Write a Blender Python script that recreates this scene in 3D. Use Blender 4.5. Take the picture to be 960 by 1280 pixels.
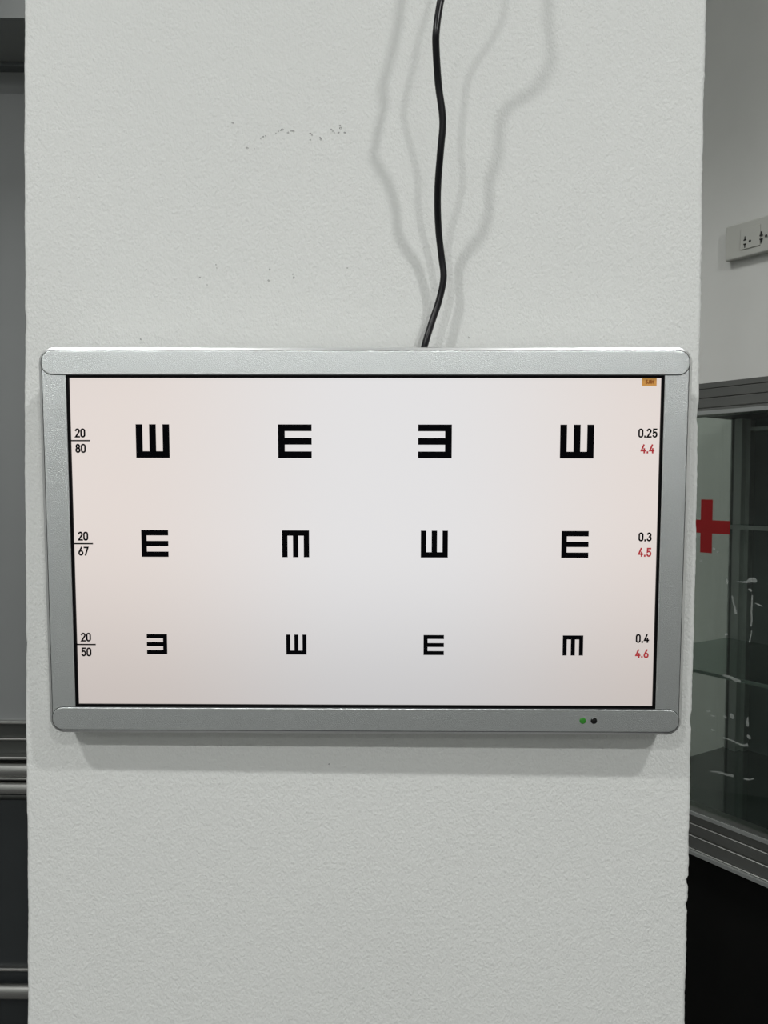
import bpy, bmesh, math, random
from mathutils import Vector, Matrix

for o in list(bpy.data.objects): bpy.data.objects.remove(o)
scene = bpy.context.scene
COL = scene.collection
rnd = random.Random(7)

# ------------------------------------------------------------------ camera
F = 1000.0                                   # focal length in pixels of the 960x1280 frame
CAM = Vector((0, 0, 1.45))
PITCH, ROLL = 0.02971644, -0.00945554
fw = Vector((0, math.cos(PITCH), -math.sin(PITCH)))
rt0 = Vector((1, 0, 0)); dn0 = fw.cross(rt0)
rt = math.cos(ROLL)*rt0 + math.sin(ROLL)*dn0
dn = -math.sin(ROLL)*rt0 + math.cos(ROLL)*dn0
cd = bpy.data.cameras.new('camera'); cam = bpy.data.objects.new('camera', cd); COL.objects.link(cam)
m = Matrix((rt, -dn, -fw)).transposed().to_4x4(); m.translation = CAM; cam.matrix_world = m
cd.sensor_fit = 'VERTICAL'; cd.sensor_height = 36.0; cd.lens = 36.0*F/1280.0; cd.clip_start = .01
scene.camera = cam

# ------------------------------------------------------------------ world, exposure
w = bpy.data.worlds.new('world'); scene.world = w; w.use_nodes = True
w.node_tree.nodes['Background'].inputs[0].default_value = (.9, .95, 1, 1)
w.node_tree.nodes['Background'].inputs[1].default_value = 0.02
vs = scene.view_settings
vs.view_transform = 'Standard'; vs.look = 'None'; vs.gamma = 1; vs.use_curve_mapping = False
vs.exposure = 0.0
LAMP_W = 16.9                                # watts of each ceiling downlight
LAMP_COL = (1.0, 1.0, .985)

# ------------------------------------------------------------------ helpers
def ray(px, py):
    return (fw + rt*((px-480)/F) + dn*((py-640)/F))
def hit(px, py, n, c):                       # pixel -> point of the plane n.p = c
    d = ray(px, py); n = Vector(n)
    return CAM + d*((c - n.dot(CAM))/n.dot(d))

def mat(name, col, rough=.5, metal=0., bump=0., bscale=200., var=0., vscale=8., spec=.5, emit=None, estr=0., coat=0., detail=3., aniso=None):
    m = bpy.data.materials.new(name); m.use_nodes = True
    nt = m.node_tree; b = nt.nodes['Principled BSDF']
    b.inputs['Base Color'].default_value = (*col, 1); b.inputs['Roughness'].default_value = rough
    b.inputs['Metallic'].default_value = metal; b.inputs['Specular IOR Level'].default_value = spec
    b.inputs['Coat Weight'].default_value = coat
    tc = nt.nodes.new('ShaderNodeTexCoord')
    if emit:
        b.inputs['Emission Color'].default_value = (*emit, 1); b.inputs['Emission Strength'].default_value = estr
    if var:
        n = nt.nodes.new('ShaderNodeTexNoise'); n.inputs['Scale'].default_value = vscale; n.inputs['Detail'].default_value = 5
        r = nt.nodes.new('ShaderNodeValToRGB')
        r.color_ramp.elements[0].position = .3; r.color_ramp.elements[1].position = .7
        r.color_ramp.elements[0].color = (*[c*(1-var) for c in col], 1)
        r.color_ramp.elements[1].color = (*[min(1, c*(1+var)) for c in col], 1)
        nt.links.new(tc.outputs['Object'], n.inputs['Vector']); nt.links.new(n.outputs[0], r.inputs[0])
        nt.links.new(r.outputs[0], b.inputs['Base Color'])
    if bump:
        n = nt.nodes.new('ShaderNodeTexNoise'); n.inputs['Scale'].default_value = bscale; n.inputs['Detail'].default_value = detail
        src = tc.outputs['Object']
        if aniso:
            mp = nt.nodes.new('ShaderNodeMapping'); mp.inputs['Scale'].default_value = aniso[0]; mp.inputs['Rotation'].default_value = aniso[1]
            nt.links.new(src, mp.inputs[0]); src = mp.outputs[0]
        bp = nt.nodes.new('ShaderNodeBump'); bp.inputs['Strength'].default_value = bump; bp.inputs['Distance'].default_value = .001
        nt.links.new(src, n.inputs['Vector']); nt.links.new(n.outputs[0], bp.inputs['Height'])
        nt.links.new(bp.outputs[0], b.inputs['Normal'])
    return m

def glass(name, tint, rough=.02, ior=1.5):
    m = bpy.data.materials.new(name); m.use_nodes = True; nt = m.node_tree; nt.nodes.clear()
    o = nt.nodes.new('ShaderNodeOutputMaterial'); mx = nt.nodes.new('ShaderNodeMixShader')
    t = nt.nodes.new('ShaderNodeBsdfTransparent'); g = nt.nodes.new('ShaderNodeBsdfGlossy'); lw = nt.nodes.new('ShaderNodeLayerWeight'); lw.inputs[0].default_value = .5
    pw = nt.nodes.new('ShaderNodeMath'); pw.operation = 'POWER'; pw.inputs[1].default_value = 5; nt.links.new(lw.outputs['Facing'], pw.inputs[0])
    fr = nt.nodes.new('ShaderNodeMath'); fr.operation = 'MULTIPLY_ADD'; fr.inputs[1].default_value = .96; fr.inputs[2].default_value = .04; nt.links.new(pw.outputs[0], fr.inputs[0])
    t.inputs[0].default_value = (*tint, 1); g.inputs['Roughness'].default_value = rough
    nt.links.new(fr.outputs[0], mx.inputs[0]); nt.links.new(t.outputs[0], mx.inputs[1]); nt.links.new(g.outputs[0], mx.inputs[2])
    nt.links.new(mx.outputs[0], o.inputs[0]); return m

def link(name, me, material, parent=None, smooth=False):
    o = bpy.data.objects.new(name, me); COL.objects.link(o)
    if material: me.materials.append(material)
    if parent: o.parent = parent
    if smooth:
        for p in me.polygons: p.use_smooth = True
    return o
def mesh(name, v, f):
    me = bpy.data.meshes.new(name); me.from_pydata([tuple(a) for a in v], [], f); me.update(); return me
def fixn(me):
    b = bmesh.new(); b.from_mesh(me); bmesh.ops.recalc_face_normals(b, faces=b.faces); b.to_mesh(me); b.free(); return me
def box(name, x0, x1, y0, y1, z0, z1, material, parent=None, bev=0., seg=2):
    b = bmesh.new(); bmesh.ops.create_cube(b, size=1)
    for v in b.verts: v.co = Vector(((x0+x1)/2+v.co.x*(x1-x0), (y0+y1)/2+v.co.y*(y1-y0), (z0+z1)/2+v.co.z*(z1-z0)))
    if bev: bmesh.ops.bevel(b, geom=b.edges[:], offset=bev, segments=seg, affect='EDGES', profile=.5)
    me = bpy.data.meshes.new(name); b.to_mesh(me); b.free()
    return link(name, me, material, parent)
def extrude_profile(name, prof, a0, a1, material, parent=None, axis='x'):
    """closed profile (p,q) swept along an axis: x -> (a,p,q); z -> (p,q,a)"""
    n = len(prof); mk = (lambda a, p: (a, p[0], p[1])) if axis == 'x' else (lambda a, p: (p[0], p[1], a))
    v = [mk(a0, p) for p in prof]+[mk(a1, p) for p in prof]
    f = [(i, (i+1) % n, n+(i+1) % n, n+i) for i in range(n)]+[tuple(range(n))[::-1], tuple(range(n, 2*n))]
    return link(name, fixn(mesh(name, v, f)), material, parent)
def rrect(x0, x1, z0, z1, r, seg=8):
    pts = []
    for cx, cz, a in ((x1-r, z1-r, 0), (x0+r, z1-r, 90), (x0+r, z0+r, 180), (x1-r, z0+r, 270)):
        for k in range(seg+1):
            t = math.radians(a+90*k/seg); pts.append((cx+r*math.cos(t), cz+r*math.sin(t)))
    return pts
def plate(name, outline, y0, y1, material, parent=None, bev=0.):
    """flat outline in x,z given a thickness y0 (front) .. y1 (back)"""
    n = len(outline)
    b = bmesh.new()
    fr = [b.verts.new((x, y0, z)) for x, z in outline]; bk = [b.verts.new((x, y1, z)) for x, z in outline]
    ff = b.faces.new(fr); b.faces.new(bk[::-1])
    for i in range(n): b.faces.new((fr[i], bk[i], bk[(i+1) % n], fr[(i+1) % n]))
    bmesh.ops.recalc_face_normals(b, faces=b.faces)
    if bev: bmesh.ops.bevel(b, geom=list(ff.edges), offset=bev, segments=2, affect='EDGES', profile=.5)
    me = bpy.data.meshes.new(name); b.to_mesh(me); b.free()
    return link(name, me, material, parent)
def loft(name, loops, material, parent=None, smooth=False, closed=True):
    n = len(loops[0]); v = [p for l in loops for p in l]; f = []
    for k in range(len(loops)-1):
        for i in range(n if closed else n-1):
            f.append((k*n+i, k*n+(i+1) % n, (k+1)*n+(i+1) % n, (k+1)*n+i))
    return link(name, fixn(mesh(name, v, f)), material, parent, smooth)
def tube(name, pts, r, material, parent=None, res=10):
    cu = bpy.data.curves.new(name, 'CURVE'); cu.dimensions = '3D'; cu.bevel_depth = r; cu.bevel_resolution = 4; cu.use_fill_caps = True; cu.resolution_u = res
    s = cu.splines.new('NURBS'); s.points.add(len(pts)-1); s.use_endpoint_u = True; s.order_u = 4
    for p, q in zip(s.points, pts): p.co = (*q, 1)
    t = bpy.data.objects.new('tmp', cu); COL.objects.link(t)
    dg = bpy.context.evaluated_depsgraph_get(); me = bpy.data.meshes.new_from_object(t.evaluated_get(dg)); me.name = name
    bpy.data.objects.remove(t)
    return link(name, me, material, parent, True)
def catmull(pts, n=6):
    out = []
    for i in range(len(pts)-1):
        p0, p1, p2, p3 = pts[max(i-1, 0)], pts[i], pts[i+1], pts[min(i+2, len(pts)-1)]
        for k in range(n):
            t = k/n
            out.append(tuple(.5*(2*b+(c-a)*t+(2*a-5*b+4*c-d)*t*t+(3*b-a-3*c+d)*t**3) for a, b, c, d in zip(p0, p1, p2, p3)))
    out.append(tuple(pts[-1])); return out
def lathe(name, prof, material, parent=None, seg=32, axis='z', loc=(0, 0, 0), smooth=True):
    loops = []
    for r, h in prof:
        l = []
        for k in range(seg):
            a = 2*math.pi*k/seg; x, y = r*math.cos(a), r*math.sin(a)
            l.append((loc[0]+x, loc[1]+y, loc[2]+h) if axis == 'z' else (loc[0]+x, loc[1]+h, loc[2]+y))
        loops.append(l)
    return loft(name, loops, material, parent, smooth)
def empty(name, loc=(0, 0, 0)):
    o = bpy.data.objects.new(name, None); COL.objects.link(o); o.location = loc; o.empty_display_size = .05; return o
def tag(o, label, cat, group=None):
    o['label'] = label; o['category'] = cat
    if group: o['group'] = group
    return o
def struct(o, label=None):
    o['kind'] = 'structure'
    if label: o['label'] = label
    return o

# ------------------------------------------------------------------ materials
def plaster():
    m = mat('white_plaster', (.76, .775, .755), .62, spec=.3, var=.012, vscale=5)
    nt = m.node_tree; b = nt.nodes['Principled BSDF']; tc = nt.nodes['Texture Coordinate']
    n1 = nt.nodes.new('ShaderNodeTexNoise'); n1.inputs['Scale'].default_value = 520; n1.inputs['Detail'].default_value = 4
    n2 = nt.nodes.new('ShaderNodeTexNoise'); n2.inputs['Scale'].default_value = 110; n2.inputs['Detail'].default_value = 3
    mp = nt.nodes.new('ShaderNodeMapping'); mp.inputs['Rotation'].default_value = (0, math.radians(-40), 0); mp.inputs['Scale'].default_value = (1, 1, .7)
    ad = nt.nodes.new('ShaderNodeMath'); ad.operation = 'MULTIPLY_ADD'; ad.inputs[1].default_value = .55
    bp = nt.nodes.new('ShaderNodeBump'); bp.inputs['Strength'].default_value = .8; bp.inputs['Distance'].default_value = .0012
    nt.links.new(tc.outputs['Object'], mp.inputs[0])
    for n in (n1, n2): nt.links.new(mp.outputs[0], n.inputs['Vector'])
    nt.links.new(n2.outputs[0], ad.inputs[0]); nt.links.new(n1.outputs[0], ad.inputs[2])
    nt.links.new(ad.outputs[0], bp.inputs['Height']); nt.links.new(bp.outputs[0], b.inputs['Normal'])
    return m
M_PLASTER = plaster()
M_WALL = mat('shaded_wall_paint', (.62, .625, .60), .6, bump=.15, bscale=150, var=.02)  # greyer than the pillar's white: the wall's shade sits in the base colour
M_ROOM = mat('room_paint', (.45, .46, .45), .7, bump=.1, bscale=120)
M_SOFFIT = mat('soffit_grey_paint', (.19, .2, .197), .6, var=.02)
M_CEIL = mat('ceiling_paint', (.6, .61, .6), .8, bump=.1, bscale=120)
M_FLOOR = mat('grey_floor_tile', (.10, .10, .098), .35, var=.08, vscale=3)
M_PIT = mat('plaster_pit', (.05, .05, .045), .9, var=.1, vscale=900)
M_ALU = mat('silver_anodised', (.77, .80, .80), .36, 1., bump=.35, bscale=1500, var=.03, vscale=700, detail=1)
M_EDGE = mat('bright_aluminium_edge', (.86, .87, .87), .32, 1., bump=.02, bscale=400)
M_CHROME = mat('chrome_corner', (.36, .37, .38), .08, 1., bump=.02, bscale=60)
M_SEAM = mat('dark_seam', (.035, .037, .04), .6, var=.1)
M_BLACKP = mat('black_plastic', (.002, .002, .0025), .5, spec=.08, var=.1)
M_HOUSE = mat('dark_housing', (.05, .05, .055), .5, bump=.2, bscale=900)
M_CORD = mat('black_cord_rubber', (.004, .004, .006), .3, spec=.35, bump=.05, bscale=300)
M_INK = mat('screen_black', (.002, .002, .003), .6, spec=.02, var=.1)
M_RED = mat('screen_red', (.30, .012, .018), .6, spec=.1, emit=(.5, .07, .075), estr=.4)
M_ORANGE = mat('screen_orange', (.3, .12, .02), .6, spec=.1, emit=(.66, .36, .11), estr=.5)
M_BROWN = mat('screen_brown', (.12, .03, .005), .6, spec=.1, emit=(.4, .12, .02), estr=.3)
M_LED = mat('green_led', (.02, .14, .015), .2, emit=(.06, .5, .03), estr=.1, coat=.8)
M_LENS = mat('black_lens', (.004, .004, .004), .12, coat=.5, var=.1)
M_CAB = mat('cabinet_aluminium', (.22, .225, .215), .42, .9, bump=.05, bscale=500, var=.04)
M_CABPOST = mat('cabinet_post_aluminium', (.5, .52, .51), .4, .8, var=.04)
M_SIDE = mat('pale_laminate', (.52, .55, .51), .5, var=.03)
M_DARKB = mat('dark_back_panel', (.085, .105, .102), .4, var=.15, vscale=5)
M_GLOSSB = mat('dark_gloss_board', (.03, .036, .034), .1, var=.1, vscale=4, coat=.4)
M_BLACKC = mat('black_laminate', (.004, .0042, .004), .5, spec=.15, var=.2)
M_CROSS = mat('red_sticker', (.2, .002, .003), .45, var=.04)
M_SMEAR = mat('dried_glue', (.45, .48, .46), .8, var=.15, vscale=200)
M_SMEAR.node_tree.nodes['Principled BSDF'].inputs['Alpha'].default_value = .3
M_GLASS = glass('tinted_glass', (.81, .845, .82))
M_SIDEG = glass('side_glass', (.93, .95, .935))
M_SHELF = glass('shelf_glass', (.62, .72, .67))
M_SHELFEDGE = mat('glass_edge_green', (.10, .13, .115), .35, var=.1)
M_PANE = mat('grey_satin_pane', (.22, .23, .23), .32, spec=.5, var=.04, vscale=2)
M_LOWPANE = mat('dark_lower_pane', (.03, .034, .036), .3, var=.1, vscale=3)
M_HEAD = mat('dark_header', (.09, .1, .102), .5, var=.05)
M_STEEL = mat('brushed_steel', (.62, .62, .60), .25, 1., bump=.04, bscale=300)
M_DKSTEEL = mat('dark_steel', (.10, .105, .10), .4, .7, var=.1)
M_SOCK = mat('ivory_socket_plastic', (.47, .475, .44), .4, var=.01)
M_HOLE = mat('socket_hole', (.012, .012, .011), .8, var=.1)
M_LAMPRING = mat('white_lamp_ring', (.8, .8, .8), .5, var=.01)
M_PDIFF = mat('fill_panel_diffuser', (.9, .9, .9), .5, emit=(.97, 1, .955), estr=1.)
M_DIFF = mat('lamp_diffuser', (.9, .9, .9), .5, emit=(.97, 1, .955), estr=6.)

def screen_mat():
    m = bpy.data.materials.new('lcd_white'); m.use_nodes = True; nt = m.node_tree
    b = nt.nodes['Principled BSDF']; b.inputs['Base Color'].default_value = (.02, .02, .022, 1); b.inputs['Roughness'].default_value = .3
    b.inputs['Specular IOR Level'].default_value = .3
    tc = nt.nodes.new('ShaderNodeTexCoord')
    # the panel's backlight: neutral and strongest above the middle, warmer towards the two sides
    def dist(loc, scl):
        mp = nt.nodes.new('ShaderNodeMapping'); mp.inputs['Scale'].default_value = scl; mp.inputs['Location'].default_value = loc
        ln = nt.nodes.new('ShaderNodeVectorMath'); ln.operation = 'LENGTH'
        nt.links.new(tc.outputs['Object'], mp.inputs[0]); nt.links.new(mp.outputs[0], ln.inputs[0]); return ln.outputs['Value']
    r = nt.nodes.new('ShaderNodeValToRGB'); r.color_ramp.interpolation = 'EASE'
    r.color_ramp.elements[0].position = .1; r.color_ramp.elements[1].position = 1.
    r.color_ramp.elements[0].color = (.745, .735, .74, 1); r.color_ramp.elements[1].color = (.75, .675, .635, 1)
    nt.links.new(dist((-.1, 0, 0), (3.9, 0, 1.2)), r.inputs[0])
    mr = nt.nodes.new('ShaderNodeMapRange'); mr.interpolation_type = 'SMOOTHSTEP'
    mr.inputs[1].default_value = .3; mr.inputs[2].default_value = 1.25; mr.inputs[3].default_value = 1.0; mr.inputs[4].default_value = .74
    nt.links.new(dist((0, 0, -.35), (1.2, 0, 5.0)), mr.inputs[0])
    nt.links.new(r.outputs[0], b.inputs['Emission Color']); nt.links.new(mr.outputs[0], b.inputs['Emission Strength'])
    return m
M_SCREEN = screen_mat()

# ------------------------------------------------------------------ the room
CEIL = 3.1
YW = .745                                                  # front face of the pillar
NR = Vector((math.cos(math.radians(34)), math.sin(math.radians(34)), 0))      # right wall normal (points away from the room)
UR = Vector((math.sin(math.radians(34)), -math.cos(math.radians(34)), 0))     # along the right wall, towards the viewer
CW = 1.735
def wall_poly(name, a, b, mtl, th=.1, z0=0, z1=CEIL, out=1):
    a = Vector(a); b = Vector(b); d = (b-a).normalized(); n = Vector((d.y, -d.x))*out*th
    v = [(p.x, p.y, z) for z in (z0, z1) for p in (a, b, b+n, a+n)]
    f = [(0, 1, 2, 3), (4, 5, 6, 7), (0, 1, 5, 4), (1, 2, 6, 5), (2, 3, 7, 6), (3, 0, 4, 7)]
    return struct(link(name, fixn(mesh(name, v, f)), mtl))
def rwall(t): p = NR*CW+UR*t; return (p.x, p.y)
tb = (NR.y*CW-2.2)/(-UR.y); tr = (NR.y*CW+4.2)/(-UR.y)
struct(box('floor', -2, 5.1, -4.2, 2.3, -.1, 0, M_FLOOR), 'grey tiled floor')
struct(box('ceiling', -2, 5.1, -4.2, 2.3, CEIL, CEIL+.1, M_CEIL), 'white painted ceiling')
wall_poly('wall_right', rwall(tb), rwall(tr), M_WALL, out=-1)['label'] = 'painted wall, greyed for its shade, set at an angle behind the glass cabinet'
wall_poly('wall_back', (-2, 2.2), rwall(tb), M_ROOM, out=-1)['label'] = 'back wall behind the pillar'
wall_poly('wall_left', (-2, -4.2), (-2, 2.2), M_ROOM, out=-1)['label'] = 'left side wall of the room'
wall_poly('wall_rear', rwall(tr), (-2, -4.2), M_ROOM, out=-1)['label'] = 'wall of the room opposite the pillar'

# pillar: rough plastered column, edges slightly wavy and chipped
k = YW/.72
XL, XR, YB = -.32381*k, .28196*k, YW+.32
def pillar():
    nz = 420; loops = []
    r = random.Random(3)
    def wob(z, s): return .0005*math.sin(z*7+s)+.0003*math.sin(z*23+2*s)+.0002*math.sin(z*83+s*3)
    chips = {1: [(1.45-.495*k*.72, .0018, .004), (1.45-.527*k*.72, .0016, .003), (1.52, .0012, .010), (1.235, .0012, .008)],
             0: [(1.60, .001, .012), (1.30, .001, .01)]}
    for i in range(nz+1):
        z = CEIL*i/nz
        z = .85+(2.15-.85)*(i-20)/(nz-40) if 20 <= i <= nz-20 else (.85*i/20 if i < 20 else 2.15+(CEIL-2.15)*(i-nz+20)/20)
        jl = wob(z, 1.)+.00015*r.uniform(-1, 1); jr = wob(z, 4.)+.0003*r.uniform(-1, 1)
        for zc, dpt, wd in chips[1]: jr -= dpt*max(0, 1-((z-zc)/wd)**2)
        for zc, dpt, wd in chips[0]: jl += dpt*max(0, 1-((z-zc)/wd)**2)
        l = []
        xl, xr = XL+jl, XR+jr; q = .004
        for cx, cy, a in ((xl+q, YW+q, 180), (xr-q, YW+q, 270)):
            for s in range(5):
                t = math.radians(a+90*s/4); l.append((cx+q*math.cos(t), cy+q*math.sin(t), z))
        l += [(xr, YB, z), (xl, YB, z)]
        loops.append(l)
    o = loft('wall_front', loops, M_PLASTER)
    for p in o.data.polygons: p.use_smooth = False
    return struct(o, 'white plastered pillar that carries the eye chart monitor')
P = pillar()
# small dark pits in the plaster
def pits():
    spots = [(291, 154), (309, 185), (318, 186), (326, 173), (329, 171), (332, 170), (345, 167), (348, 164), (351, 163), (353, 162), (360, 166), (364, 164), (367, 164),
             (388, 167), (390, 169), (388, 175), (400, 172), (401, 174), (414, 162), (416, 164), (418, 166), (425, 157), (426, 160), (431, 166), (423, 166),
             (270, 331), (271, 335), (250, 347), (259, 356), (337, 337), (336, 351), (366, 343), (367, 347), (434, 335), (411, 955), (586, 422), (176, 424)]
    v, f = [], []
    r = random.Random(5)
    for px, py in spots:
        p = hit(px, py, (0, 1, 0), YW); n = 6; b0 = len(v); s = r.uniform(.0006, .0011)
        st = r.uniform(.5, 1.5)
        for j in range(n):
            a = 2*math.pi*j/n; q = s*r.uniform(.6, 1.1); v.append((p.x+q*math.cos(a)*st, YW-.00012, p.z+q*math.sin(a)))
        v.append((p.x, YW+.0002, p.z))
        for j in range(n): f.append((b0+j, b0+(j+1) % n, b0+n))
    o = link('plaster_pits', mesh('plaster_pits', v, f), M_PIT, P); o['kind'] = 'stuff'
pits()

# soffit over the left recess, its overhang deepened to shade the pane below
ps = hit(15, 22.5, (0, 1, 0), 1.68)
struct(box('trim_1', -2, -.42, 1.68, 2.2, ps.z, CEIL, M_SOFFIT), 'grey boxed soffit above the steel partition')

# ------------------------------------------------------------------ ceiling downlights (the room's lamps, above and behind the viewer)
def downlight(x, y, label, watts=None, spread=180.):
    t = tag(empty('downlight', (x, y, CEIL)), label, 'ceiling light', 'round ceiling downlights')
    lathe('ring', [(.065, -.001), (.067, -.006), (.083, -.004), (.085, 0)], M_LAMPRING, t)
    lathe('diffuser', [(.0001, -.0035), (.066, -.0035)], M_DIFF, t)
    ld = bpy.data.lights.new('downlight_glow', 'AREA'); ld.shape = 'DISK'; ld.size = .13; ld.energy = watts or LAMP_W; ld.spread = math.radians(spread); ld.color = LAMP_COL
    lo = bpy.data.objects.new('downlight_glow', ld); COL.objects.link(lo); lo.parent = t; lo.location = (0, 0, -.012)
for i, dy in enumerate((1.38, 2.8, 4.3)):
    for x in (-1.08, .96):
        downlight(x, YW-dy, 'round white recessed downlight in the ceiling of the room', LAMP_W*(1.12, 1.65, .62)[i])
def recess_fill_panel(x, y, h, watts, spread):  # added lamp, out of view, to brighten the angled wall and left pane
    t = tag(empty('recess_fill_panel', (x, y, CEIL)), 'added square fill panel out of view behind the pillar, brightens the recess', 'ceiling light')
    for a0, a1, b0, b1 in ((-h-.02, h+.02, -h-.02, -h), (-h-.02, h+.02, h, h+.02), (-h-.02, -h, -h, h), (h, h+.02, -h, h)): box('frame_bar', a0, a1, b0, b1, -.012, 0, M_LAMPRING, t, .001, 1)
    box('diffuser', -h, h, -h, h, -.008, -.001, M_PDIFF, t)
    ld = bpy.data.lights.new('recess_fill_glow', 'AREA'); ld.shape = 'SQUARE'; ld.size = 2*h; ld.energy = watts; ld.color = LAMP_COL; ld.spread = math.radians(spread)
    lo = bpy.data.objects.new('recess_fill_glow', ld); COL.objects.link(lo); lo.parent = t; lo.location = (0, 0, -.014)
recess_fill_panel(-.22, 1.36, .2, 11.6, 108.)

# ------------------------------------------------------------------ the eye chart monitor
def monitor():
    cx, cy, cz, rx, ry, rz = -0.01689145, 0.6998793, 1.400636, 0.04890153, 0.0077866, -0.0080632
    X = Vector((math.cos(rz), math.sin(rz), 0)); Z = Vector((0, -math.sin(rx), math.cos(rx)))
    Z = (Z-X*X.dot(Z)).normalized()
    X2 = math.cos(ry)*X+math.sin(ry)*Z; Z2 = -math.sin(ry)*X+math.cos(ry)*Z; Y2 = Z2.cross(X2)
    t = empty('wall_monitor'); mm = Matrix((X2, Y2, Z2)).transposed().to_4x4(); mm.translation = (cx, cy, cz); t.matrix_world = mm
    tag(t, 'silver framed wall monitor showing an eye chart of tumbling E letters', 'monitor')
    ox, oz = .2823, .1707          # outer half size
    ix, iz = .2585, .1468          # opening half size
    R = .0135; e = .0029
    def ring(off, y, seg=10):
        return [(x, y, z) for x, z in rrect(-ox+off, ox-off, -oz+off, oz-off, R-off, seg)]
    loft('edge_trim', [ring(.004, .026), ring(.0006, .0255), ring(0, .0245), ring(0, .0024), ring(.0005, .0012), ring(.0027, .0003), ring(e, .0002), ring(e, .003)], M_EDGE, t)
    # side bezels: flat strips between the top and bottom bars
    zin = .158
    for s in (-1, 1):
        a, b = sorted((s*ix, s*(ox-e-.0004)))
        box('side_bezel', a, b, .0001, .006, -zin, zin, M_ALU, t, .0003, 1)
    # top and bottom bars with rounded ends, a fine dark seam around them
    for s in (-1, 1):
        z0, z1 = sorted((s*iz, s*(oz-e)))
        seam = rrect(-ox+e-.0002, ox-e+.0002, z0-.0001, z1+.0002, .0097)
        bar = rrect(-ox+e+.00025, ox-e-.00025, z0+.0003, z1-.0002, .0094)
        nm = 'top_bezel' if s > 0 else 'bottom_bezel'
        o = plate(nm, bar, -.0006, .005, M_ALU, t, .0007)
        plate('seam', seam, -.0001, .004, M_SEAM, o)
    # polished caps on the four corners
    for qx in (-1, 1):
        for qz in (-1, 1):
            loops = []
            for off, y in ((-.0003, .0248), (-.0003, .0046), (.0006, .0030), (.0024, .0003), (.0033, -.0003), (.0037, .001)):
                l = []
                for j in range(13):
                    a = math.radians(-7+104*j/12)
                    # follow the rounded corner, then run a little along the straight sides
                    aa = min(max(a, 0), math.pi/2); ex = -(a-aa)*R*1.2 if a < 0 else 0; ez = (a-aa)*R*1.2 if a > math.pi/2 else 0
                    x = (ox-R)+(R-off)*math.cos(aa)-ez; z = (oz-R)+(R-off)*math.sin(aa)-ex
                    l.append((qx*x, y, qz*z))
                loops.append(l)
            loft('corner_cap', loops, M_CHROME, t, True, closed=False)
    # gasket, screen
    def frame_ring(name, ax, az, bx, bz, y0, y1, m):
        v = []
        for (hx, hz, y) in ((ax, az, y0), (bx, bz, y0), (ax, az, y1), (bx, bz, y1)):
            v += [(-hx, y, -hz), (hx, y, -hz), (hx, y, hz), (-hx, y, hz)]
        f = []
        for i in range(4):
            j = (i+1) % 4
            f += [(i, j, 4+j, 4+i), (8+i, 8+j, 12+j, 12+i), (i, j, 8+j, 8+i), (4+i, 4+j, 12+j, 12+i)]
        return link(name, fixn(mesh(name, v, f)), m, t)
    frame_ring('screen_gasket', ix, iz, .2563, .1446, .0012, .006, M_BLACKP)
    scr = box('screen', -.2570, .2570, .0032, .0075, -.1452, .1452, M_SCREEN, t)
    ys, yt = .0030, .0032
    # tumbling E optotypes
    def optotype(x, z, s, d):
        u = s/5; h = s/2
        pts = [(-h, -h), (h, -h), (h, -h+u), (-h+u, -h+u), (-h+u, -u/2), (h, -u/2), (h, u/2), (-h+u, u/2), (-h+u, h-u), (h, h-u), (h, h), (-h, h)]
        a = {'E': 0, 'W': 90, '3': 180, 'M': 270}[d]; c, sn = round(math.cos(math.radians(a))), round(math.sin(math.radians(a)))
        plate('optotype', [(x+px*c-pz*sn, z+px*sn+pz*c) for px, pz in pts], ys, yt, M_INK, scr)
    rows = [(.0900, .0293, 'WE3W'), (0, .0238, 'EMWE'), (-.0902, .0181, '3WEM')]
    for z, s, seq in rows:
        for x, d in zip((-.185, -.0607, .0614, .1848), seq): optotype(x, z, s, d)
    # figures drawn as constant width strokes
    def arc(cx, cz, rx_, rz_, a0, a1, n=10):
        return [(cx+rx_*math.cos(math.radians(a0+(a1-a0)*i/n)), cz+rz_*math.sin(math.radians(a0+(a1-a0)*i/n))) for i in range(n+1)]
    D = {
        '0': (.46, [arc(.23, .77, .23, .23, 0, 180)+arc(.23, .23, .23, .23, 180, 360)+[(.46, .77)]]),
        '2': (.46, [arc(.23, .76, .22, .24, 165, -25)+[(0, 0), (.47, 0)]]),
        '5': (.46, [[(.43, 1), (.06, 1), (.03, .52)]+arc(.22, .31, .24, .31, 125, -150, 14)]),
        '6': (.48, [[(.33, 1), (.05, .45)], arc(.24, .27, .24, .27, 0, 360, 20)]),
        '7': (.46, [[(0, 1), (.46, 1), (.14, 0)]]),
        '8': (.48, [arc(.24, .76, .20, .24, 0, 360, 18), arc(.24, .27, .24, .27, 0, 360, 18)]),
        '3': (.46, [arc(.22, .76, .21, .24, 155, -80)+arc(.22, .27, .24, .27, 80, -155)]),
        '4': (.48, [[(.30, 1), (0, .26), (.50, .26)], [(.37, .5), (.37, 0)]]),
        '.': (.02, [[(.01, -.01), (.01, .09)]]),
        'M': (.56, [[(0, 0), (0, 1), (.28, .3), (.56, 1), (.56, 0)]]),
    }
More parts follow.
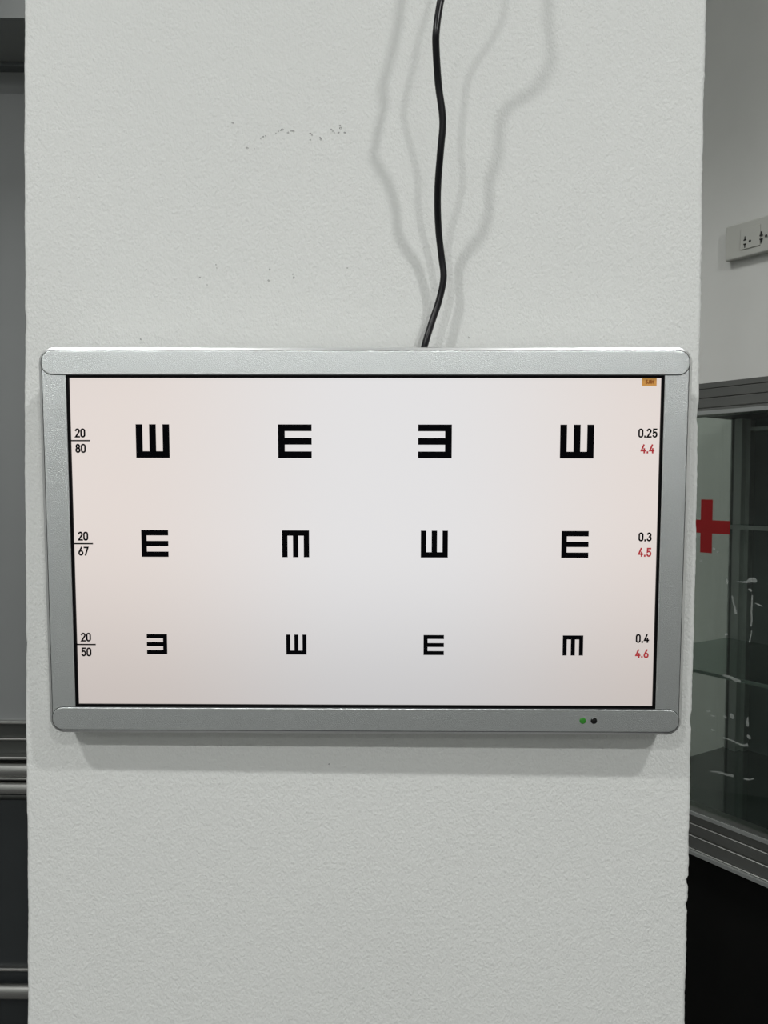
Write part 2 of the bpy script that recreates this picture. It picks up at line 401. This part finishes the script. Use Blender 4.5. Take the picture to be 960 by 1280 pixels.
    def text(name, s, x, z, h, sw, m, parent, gap=.24):
        w_ = sum(D[c][0] for c in s)+gap*(len(s)-1); x0 = -w_/2; v, f = [], []
        hh = h*(1-sw)
        for c in s:
            for pl in D[c][1]:
                P_ = [(x+(x0+a)*hh, z+(b-.5)*hh) for a, b in pl]; n = len(P_); hw = sw*h/2
                closed = abs(P_[0][0]-P_[-1][0])+abs(P_[0][1]-P_[-1][1]) < 1e-6
                b0 = len(v)
                for i in range(n):
                    pa = P_[i-1] if i else (P_[-2] if closed else None); pb = P_[i+1] if i < n-1 else (P_[1] if closed else None)
                    d1 = Vector((P_[i][0]-pa[0], P_[i][1]-pa[1])).normalized() if pa else None
                    d2 = Vector((pb[0]-P_[i][0], pb[1]-P_[i][1])).normalized() if pb else None
                    d1 = d1 or d2; d2 = d2 or d1
                    tn = d1+d2; tn = tn.normalized() if tn.length > .1 else d1
                    nn = Vector((-tn.y, tn.x)); kk = hw/max(.5, nn.dot(Vector((-d1.y, d1.x))))
                    ext = Vector((0, 0))
                    if not closed and i == 0: ext = -d2*hw*.9
                    if not closed and i == n-1: ext = d1*hw*.9
                    p = Vector(P_[i])+ext
                    for sg in (1, -1):
                        q = p+nn*kk*sg; v += [(q.x, ys, q.y), (q.x, yt, q.y)]
                for i in range(n-1):
                    a, b_ = b0+4*i, b0+4*i+4
                    f += [(a, a+2, b_+2, b_), (a, b_, b_+1, a+1), (a+2, a+3, b_+3, b_+2)]
            x0 += D[c][0]+gap
        o = link(name, mesh(name, v, f), m, parent); return o
    for zc, den, dec, log in ((.0903, '80', '0.25', '4.4'), (-.0003, '67', '0.3', '4.5'), (-.0908, '50', '0.4', '4.6')):
        text('numerator', '20', -.2484, zc+.0067, .0080, .17, M_INK, scr)
        text('denominator', den, -.2484, zc-.0067, .0080, .17, M_INK, scr)
        plate('fraction_bar', [(-.2563, zc-.0006), (-.2398, zc-.0006), (-.2398, zc+.0006), (-.2563, zc+.0006)], ys, yt, M_INK, scr)
        text('acuity_figure', dec, .2461, zc+.0071, .0080, .17, M_INK, scr, .30)
        text('log_figure', log, .2461, zc-.0065, .0080, .17, M_RED, scr, .30)
    tg = plate('distance_tag', [(.2398, .1380), (.2524, .1380), (.2524, .1446), (.2398, .1446)], ys, yt, M_ORANGE, scr)
    o = text('distance_text', '5.0M', .2464, .1415, .0034, .2, M_BROWN, scr, .3)
    for q in o.data.vertices: q.co.y -= .0002
    # indicator lamp and infrared window on the lower bar
    for x, r, nm, m in ((.1940, .0029, 'power_led', M_LED), (.2039, .0029, 'infrared_window', M_LENS)):
        b = t
        lathe(nm, [(r, -.0005), (r, -.00085), (r*.8, -.0012), (r*.4, -.0014), (.00001, -.00145)], m, b, 20, 'y', (x, 0, -.1572))
    # rear
    h = box('back_housing', -.245, .245, .024, .0345, -.148, .150, M_HOUSE, t, .004)
    box('rear_cover', -ox+.005, ox-.005, .0075, .0255, -oz+.005, oz-.005, M_HOUSE, t, .002)
    for x in (-.1, .1): box('wall_bracket', x-.02, x+.02, .034, .0455, -.06, .06, M_DKSTEEL, t, .001)
    return t
MON = monitor()

# ------------------------------------------------------------------ power cord above the monitor
def cord():
    ctl = [(596, -190, 92), (592, -140, 100), (576, -90, 96), (560, -30, 80), (551, 0, 76), (545.5, 36, 79), (545, 60, 75), (548, 106, 65), (553.5, 150, 60), (550.5, 190, 55), (547, 240, 41),
           (548, 285, 28), (552, 322, 23), (554.5, 347, 22), (549, 375, 21), (540, 402, 23), (530, 435, 26), (524, 470, 30)]
    pts = [tuple(hit(px, py, (0, 1, 0), YW-.93*d/1000.)) for px, py, d in ctl]
    pts[-1] = tuple(hit(525, 462, (0, 1, 0), YW-.016))
    p0 = Vector(pts[0])
    pts = [(p0.x-.05, YW-.07, CEIL-.003), (p0.x-.05, YW-.07, CEIL-.1), (p0.x-.02, YW-.06, CEIL-.5), tuple(p0+Vector((.01, .005, .14)))]+pts
    o = tube('power_cable', catmull(pts, 5), .0031, M_CORD, res=4)
    tag(o, 'black power cord hanging down the pillar to the top of the monitor', 'cord')
cord()

# ------------------------------------------------------------------ glass cabinet on the right
CF = 1.30                                   # front plane
def cabinet():
    A = NR*1.30+UR*((Vector((.473, 1.625, 0))).dot(UR))     # front left corner
    t = empty('display_cabinet'); mm = Matrix((UR, NR, Vector((0, 0, 1)))).transposed().to_4x4(); mm.translation = A; t.matrix_world = mm
    tag(t, 'aluminium framed glass cabinet with a red cross on its tinted front', 'cabinet')
    inv = mm.inverted()
    def L(px, py, dy=0.):                    # pixel -> cabinet coordinates on the plane at depth dy
        p = hit(px, py, NR, CF+dy); return inv @ p
    W, DP = 1.25, .42
    zt, ztb = L(876, 481).z, L(876, 520).z
    zb, zbb = L(862, 1008).z, L(862, 1061).z
    # top rail and bottom rail: grooved extrusions
    def grooved(z0, z1, gs, y0=-.012, y1=.028):
        pr = [(y1, z0), (y0, z0)]
        for (a, b) in gs:
            pr += [(y0, z0+(z1-z0)*a), (y0+.0018, z0+(z1-z0)*a+.0012), (y0+.0018, z0+(z1-z0)*b-.0012), (y0, z0+(z1-z0)*b)]
        pr += [(y0, z1), (y1, z1)]; return pr
    tr_ = extrude_profile('top_rail', grooved(ztb, zt, ((.18, .24), (.5, .55), (.80, .84))), 0, W, M_CAB, t)
    br_ = extrude_profile('bottom_rail', grooved(zbb, zb, ((.10, .16), (.40, .46), (.68, .74), (.90, .94))), 0, W, M_CAB, t)
    box('rail_lip', 0, W, -.018, -.010, zbb, zbb+.006, M_CABPOST, br_)
    box('rail_lip', 0, W, -.016, -.010, zb-.007, zb-.001, M_CABPOST, br_)
    box('rail_lip', 0, W, -.016, -.010, ztb, ztb+.007, M_CABPOST, tr_)
    # carcass
    box('top_panel', 0, W, .028, DP, zt-.03, zt-.008, M_BLACKC, t)
    zf = zb-.006
    box('bottom_panel', 0, W, .028, DP, zf-.02, zf, M_GLOSSB, t)
    box('side_pane', -.005, 0, .028, DP-.005, zf, zt-.03, M_SIDEG, t)
    box('side_pane', W, W+.005, .028, DP-.005, zf, zt-.03, M_SIDEG, t)
    box('back_panel', 0, W, DP-.006, DP, zf, zt-.03, M_DARKB, t)
    # back corner posts, fluted
    for sx in (0, 1):
        q = [(.004, 0), (.004, -.030), (.007, -.030), (.007, -.022), (.013, -.022), (.013, -.030), (.018, -.030), (.018, -.034), (.034, -.034), (.034, -.018), (.044, -.018), (.044, 0)]
        pr = [((x if not sx else W-x), DP-.006+y) for x, y in q]
        extrude_profile('corner_post', pr, zf, zt-.03, M_CABPOST, t, 'z')
    box('back_rail', .044, W-.044, DP-.024, DP-.006, zt-.057, zt-.049, M_CABPOST, t)
    box('front_post', W-.03, W, -.012, .028, zb, ztb, M_CAB, t); box('front_post', 0, .03, -.012, .028, zb, ztb, M_CAB, t)
    # shelves of glass
    zs = L(862, 835, .03).z
    s1 = box('glass_shelf', .006, W-.006, .032, DP-.04, zs-.006, zs, M_SHELF, t)
    box('shelf_edge', .006, W-.006, .0285, .032, zs-.006, zs, M_SHELFEDGE, s1)
    zs2 = L(945, 657, DP-.10).z
    s2 = box('glass_shelf', .05, W-.006, DP-.12, DP-.04, zs2-.006, zs2, M_SHELF, t)
    box('shelf_edge', .05, W-.006, DP-.124, DP-.12, zs2-.009, zs2, M_CABPOST, s2)
    # lower cupboard
    for a, b in ((0.002, W/2-.002), (W/2+.002, W-.002)):
        box('lower_door', a, b, .004, .022, .09, zbb-.012, M_BLACKC, t, .001, 1)
    box('lower_body', 0, W, .024, DP, .08, zbb-.004, M_BLACKC, t)
    box('plinth', .02, W-.02, .05, DP-.02, 0, .08, M_BLACKC, t)
    # tinted front glass with the sticker and glue marks on it
    gp = box('glass_pane', .03, W-.03, .004, .009, zb-.006, ztb+.006, M_GLASS, t)
    yg = .004
    def q(px, py): p = L(px, py, yg); return p.x, p.z
    xa, xb = q(876, 657)[0], q(890.5, 657)[0]; xc = (xa+xb)/2; xr = q(912.6, 657)[0]; hw = (xb-xa)/2; HW = xr-xc
    z1, z2 = q(883, 624.3)[1], q(883, 691)[1]; zm = (q(883, 650)[1]+q(883, 666.5)[1])/2; hz = (q(883, 650)[1]-q(883, 666.5)[1])/2
    cr = [(xc-hw, z1), (xc-hw, zm+hz), (xc-HW, zm+hz), (xc-HW, zm-hz), (xc-hw, zm-hz), (xc-hw, z2), (xc+hw, z2), (xc+hw, zm-hz), (xc+HW, zm-hz), (xc+HW, zm+hz), (xc+hw, zm+hz), (xc+hw, z1)]
    plate('red_cross_sticker', cr, yg-.0006, yg-.0001, M_CROSS, gp)
    r = random.Random(11)
    def smear(path, w):                      # dried glue, a tapered blob along a path of pixels
        P_ = [Vector(q(*a)) for a in path]; n = len(P_); up, lo = [], []
        for i in range(n):
            d = (P_[min(i+1, n-1)]-P_[max(i-1, 0)]).normalized(); nn = Vector((-d.y, d.x)); ww = w[i]*.0014*r.uniform(.85, 1.15)
            up.append(P_[i]+nn*ww); lo.append(P_[i]-nn*ww)
        plate('glue_smear', [tuple(a) for a in up+lo[::-1]], yg-.0008, yg-.0001, M_SMEAR, gp)
    smear([(921, 727), (928, 727.5), (934, 727.5), (938, 725), (943, 725), (946, 727)], [.4, .8, 1.2, 3.0, 3.2, 1.5])
    smear([(936, 736), (938, 737.5), (940, 739)], [1., 1.6, .8])
    smear([(940.5, 744), (940, 755), (939.5, 765), (940, 775), (939, 783)], [.8, 1., 1.1, 1., .8])
    smear([(940, 788), (938.5, 796), (937, 803)], [.5, .8, .9])
    smear([(944, 754), (949, 756), (953, 758)], [.3, .8, .5])
    smear([(915.5, 745), (916.5, 752), (919, 760), (920, 767)], [1., .7, 1.3, 1.8])
    smear([(906, 794), (908, 792.5), (910, 793)], [1., 1.6, 1.]); smear([(908, 724), (909.5, 727), (909.5, 730)], [.8, 1.2, .8])
    smear([(904, 844), (912, 846), (920, 850), (926, 852)], [1.2, 1.5, 2., 1.4])
    smear([(913, 892), (915, 895), (917, 898)], [1.5, 2.8, 1.5]); smear([(905, 895), (907, 896), (908, 898)], [.8, 1.3, .8])
    smear([(904, 922), (914, 925), (922, 929), (930, 932), (935, 931)], [.5, .8, 1., 1.2, 1.8])
    smear([(935, 896), (934.5, 902), (934.5, 908)], [.4, 1.4, 1.6]); smear([(934, 919), (936.5, 921), (938, 924)], [1., 2., 1.])
    smear([(888, 964), (898, 965), (908, 968), (917, 970)], [.5, 1., 1.3, 1.4])
    smear([(930, 973), (934, 974), (938, 974.5), (942, 973)], [1., 1.3, .6, .9])
    smear([(891, 685.5), (892.5, 686), (894, 686.5)], [1., 1.5, 1.]); smear([(896, 690), (897.5, 690.5), (899, 690)], [.6, .9, .6])
    smear([(875, 702), (876.5, 701), (878, 700)], [.8, .9, .5])
    for a, b in ((886, 889), (891, 895), (891, 912.5)): smear([(a-2, b-1), (a, b), (a+2.5, b+.5)], [.4, .9, .5])
    return t
cabinet()

# ------------------------------------------------------------------ socket on the right wall
def socket():
    p = hit(912, 329, NR, CW)
    t = empty('power_socket'); mm = Matrix((UR, NR, Vector((0, 0, 1)))).transposed().to_4x4(); mm.translation = p; t.matrix_world = mm
    tag(t, 'ivory double wall socket on the angled wall above the glass cabinet', 'socket')
    inv = mm.inverted()
    def L(px, py, dy=0.): return inv @ hit(px, py, NR, CW+dy)
    h = L(912, 286).z; W = .128; z0 = -.0
    box('back_box', .001, W-.001, -.012, 0, z0+.001, h-.001, M_SOCK, t, .003)
    pl = box('face_plate', 0, W, -.020, -.011, z0, h, M_SOCK, t, .004, 3)
    xi = L(925.5, 312, -.021).x; zi = L(927, 312.5, -.021).z
    ins = box('socket_insert', xi, W-xi, -.0225, -.019, zi, h-zi, M_SOCK, t, .0012)
    yy = -.0225
    for px, py, k in ((931.2, 298.2, 'slot'), (931, 307, 'slot2'), (937.4, 301.2, 'round'), (951.4, 292, 'slot'), (951.2, 300.6, 'slot2'), (957.7, 294.6, 'round')):
        c = L(px, py, yy)
        if k == 'round': lathe('earth_hole', [(.0030, -.0003), (.0028, -.0004), (.00001, -.0004)], M_HOLE, ins, 16, 'y', (c.x, yy, c.z))
        else:
            s = 1 if k == 'slot' else -1
            pts = [(c.x-.0012, c.z+.005*s), (c.x+.0012, c.z+.005*s), (c.x+.0014, c.z-.001*s), (c.x+.0036, c.z-.0025*s), (c.x+.0036, c.z-.0048*s), (c.x-.0036, c.z-.0048*s), (c.x-.0036, c.z-.0025*s), (c.x-.0014, c.z-.001*s)]
            plate('pin_slot', pts, yy-.0003, yy+.001, M_HOLE, ins)
socket()

# ------------------------------------------------------------------ steel partition in the left recess
def partition():
    YP = 1.88; x0, x1 = -1.7, -.45
    t = tag(empty('steel_partition', ((x0+x1)/2, YP, 0)), 'grey panelled partition with polished steel rails left of the pillar', 'partition')
    def z(py, y=YP): return hit(15, py, (0, 1, 0), y).z
    def bx(nm, a, b, y0, y1, z0, z1, m, p=t, bev=0.):
        cx = (x0+x1)/2
        o = box(nm, a-cx, b-cx, y0-YP, y1-YP, z0, z1, m, p, bev); return o
    bx('upper_pane', x0, x1, YP, YP+.02, z(903), ps.z-.006, M_PANE)
    bx('header_rail', x0, x1, 1.85, YP+.02, ps.z-.009, ps.z-.001, M_HEAD, t, .002)
    bx('mid_panel', x0, x1, YP+.005, YP+.03, z(1000), z(903)-.001, M_DKSTEEL)
    bx('lower_pane', x0, x1, YP, YP+.02, z(1211), z(1000), M_LOWPANE)
    bx('bottom_panel', x0, x1, YP+.002, YP+.02, .0, z(1211)-.001, M_LOWPANE)
    def rail(pa, pb, y, m=M_STEEL, bev=.003):
        yy = YP-y; za, zb_ = z(pb, yy), z(pa, yy)
        bx('steel_rail', x0, x1, yy, YP+.006, za, zb_, m, t, min(bev, (zb_-za)*.3))
    rail(901.5, 905.5, .012); rail(923, 925.5, .006); rail(946, 950, .02)
    rail(972, 975.5, .02); rail(994, 997.5, .012, M_DKSTEEL); rail(1210.5, 1214.5, .012)
    def bar(pa, pb, y):
        yy = YP-y; za, zb_ = z(pb, yy), z(pa, yy); r = (zb_-za)/2; cx = (x0+x1)/2
        loops = []
        for a in (x0, x1):
            loops.append([(a-cx, yy-YP+r*math.cos(2*math.pi*k/24)*.7, (za+zb_)/2+r*math.sin(2*math.pi*k/24)) for k in range(24)])
        o = loft('steel_tube', loops, M_STEEL, t, True)
    bar(953, 971, .012); bar(977, 993, .012); bar(1229.5, 1248.5, .016)
partition()
